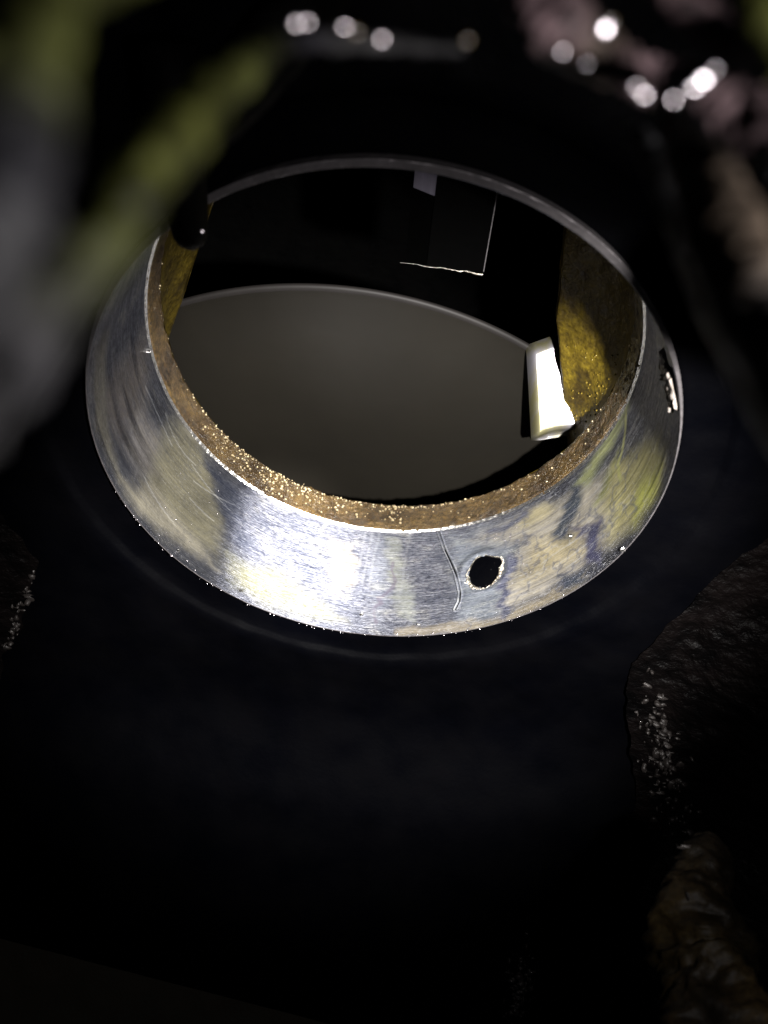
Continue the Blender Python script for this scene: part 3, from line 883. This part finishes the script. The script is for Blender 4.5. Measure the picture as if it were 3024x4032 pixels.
# wet grit on the rough casting low on the right and at the bottom
def scatter(name, ctr, spread, n, rr, label):
    dg = bpy.context.evaluated_depsgraph_get(); dg.update(); pts = []
    for _ in range(n * 4):
        x, y = ctr[0] + spread[0] * rng.standard_normal() + ctr[2] * (q := rng.standard_normal()), ctr[1] + spread[1] * q
        d = px(x, y, 1.0) - CAM; hit, loc, nn, fi, ob, mw = sc.ray_cast(dg, Vector(CAM * S), Vector(d).normalized())
        if hit and len(pts) < n and (spread[0] < 20 and ctr[1] > 2000 or not ob.name.startswith('front')): pts.append(np.array(loc) / S)
    bead_cloud(name, np.array(pts), rng.uniform(*rr, len(pts)), M['wet'], label, 'grit', sq=1.5, seg=(5, 7), jag=.9)


scatter('wet_grit', (1436, 1640, 22), (24, 105), 150, (.006, .018), 'wet dark grit crusted on the rough casting low on the right')
scatter('wet_grit', (1120, 2140, -6), (14, 38), 90, (.006, .016), 'small patch of wet grit at the bottom edge of the picture')
scatter('wet_grit', (45, 1320, -20), (8, 60), 40, (.006, .014), 'few glints of grit on the casting at the left edge')


# torn metal chips one can tell apart
def chip(t, y, size, label, dr=-.004):
    c = on_band(np.array(t), np.array(y), dr); n = 7
    V = []; r2 = random.Random(int(t * 10) + 5)
    for i in range(n):
        a = 2 * math.pi * i / n; q = size * (.6 + .7 * r2.random())
        V.append(c + q * np.array([math.cos(a), .6 * math.sin(a), .5 * r2.random()]))
    V += [v + np.array([.1, .2, .35]) * size * r2.uniform(.6, 1.2) for v in V]
    F = [list(range(n))[::-1], list(range(n, 2 * n))] + [[i, (i + 1) % n, n + (i + 1) % n, n + i] for i in range(n)]
    o = link('metal_chip', mesh('metal_chip', np.array(V), F, tuple(c), smooth=False), M['chip'], None, tuple(c))
    tag(o, label, 'metal chip', 'loose metal chips on the bearing')


chip(-87, .60, .014, 'white metal chip on the dim left side beside the ledge')
chip(-52, .03, .010, 'bright chip on the near lip at lower left')
chip(-33, .035, .012, 'pale crumb near the front lip, left of the glare')
chip(-1, .10, .009, 'small bright crumb below the glare, beside the dark smear')
chip(57, .285, .007, 'tiny yellow star-shaped chip on the tan oil film')
chip(72, .0, .012, 'pinkish chip on the front lip below the tan film')
chip(14, .055, .008, 'curled silver sliver near the front lip under the long scratch')


# wet grit close to the lens, out of focus
def drop(x, y, d, r, label, mat='silver', sq=(1, 1, 1)):
    c = px(x, y, d); o = ball('oil_drop', tuple(c), r * 1.3, M[mat], None, (sq[0], sq[1], .22))
    a = Vector(CAM - c).normalized(); b = (LAMP / S - Vector(c)).normalized()
    o.rotation_euler = (a + b).to_track_quat('Z', 'Y').to_euler()      # tilted midway between lens and lamp so that it glints
    tag(o, label, 'oil drop', 'shining drops on the casting near the lens')


drop(640, 52, 0.575, 0.0027, 'large pale drop, brightest of the row along the top edge')
drop(612, 64, 0.575, 0.0018, 'faint greenish drop just left of the brightest one at the top')
drop(577, 90, 0.575, 0.0016, 'dim drop at the left end of the top row', 'oil')
drop(770, 70, 0.585, 0.0020, 'dim wide drop in the middle of the top row', 'oil')
drop(825, 85, 0.585, 0.0020, 'small bright oval drop right of the middle of the top row')
drop(1010, 88, 0.585, 0.0018, 'very faint drop at the right end of the top row', 'oil')
drop(1308, 62, 0.582, 0.0040, 'brightest round drop at upper right')
drop(1215, 112, 0.588, 0.0015, 'grey drop left of and below the brightest one at upper right')
drop(1268, 138, 0.594, 0.0010, 'faint drop between the two upper right rows')
drop(1375, 188, 0.565, 0.0014, 'broken silver drop in the middle of the upper right cluster')
drop(1455, 215, 0.56, 0.0018, 'lowest round drop of the upper right cluster')
drop(1520, 172, 0.565, 0.0024, 'long triangular drop at the right end of the cluster', sq=(1.6, 1, 1))
drop(437, 500, 1.83, .0045, 'pink glint on the end of the dark tube at upper left')
drop(1545, 150, 0.56, 0.0012, 'pale drop touching the long triangular one from above')
drop(1238, 40, .60, .0012, 'tiny faint drop at the left of the upper right cluster')
drop(1322, 45, .60, .0014, 'dim halo drop overlapping the brightest one at upper right', 'oil')
drop(1392, 205, .57, .0014, 'small drop overlapping the broken silver one', sq=(1.8, 1, 1))
drop(1478, 238, .57, .0010, 'faint drop under the lowest round one of the cluster')
drop(1500, 190, .57, .0016, 'thin glint left of the long triangular drop', sq=(2.2, .8, 1))
drop(664, 48, .58, .0018, 'drop overlapping the large pale one on its right')
drop(745, 58, .60, .0012, 'faint smudge of a drop in the top row', sq=(2, 1, 1))
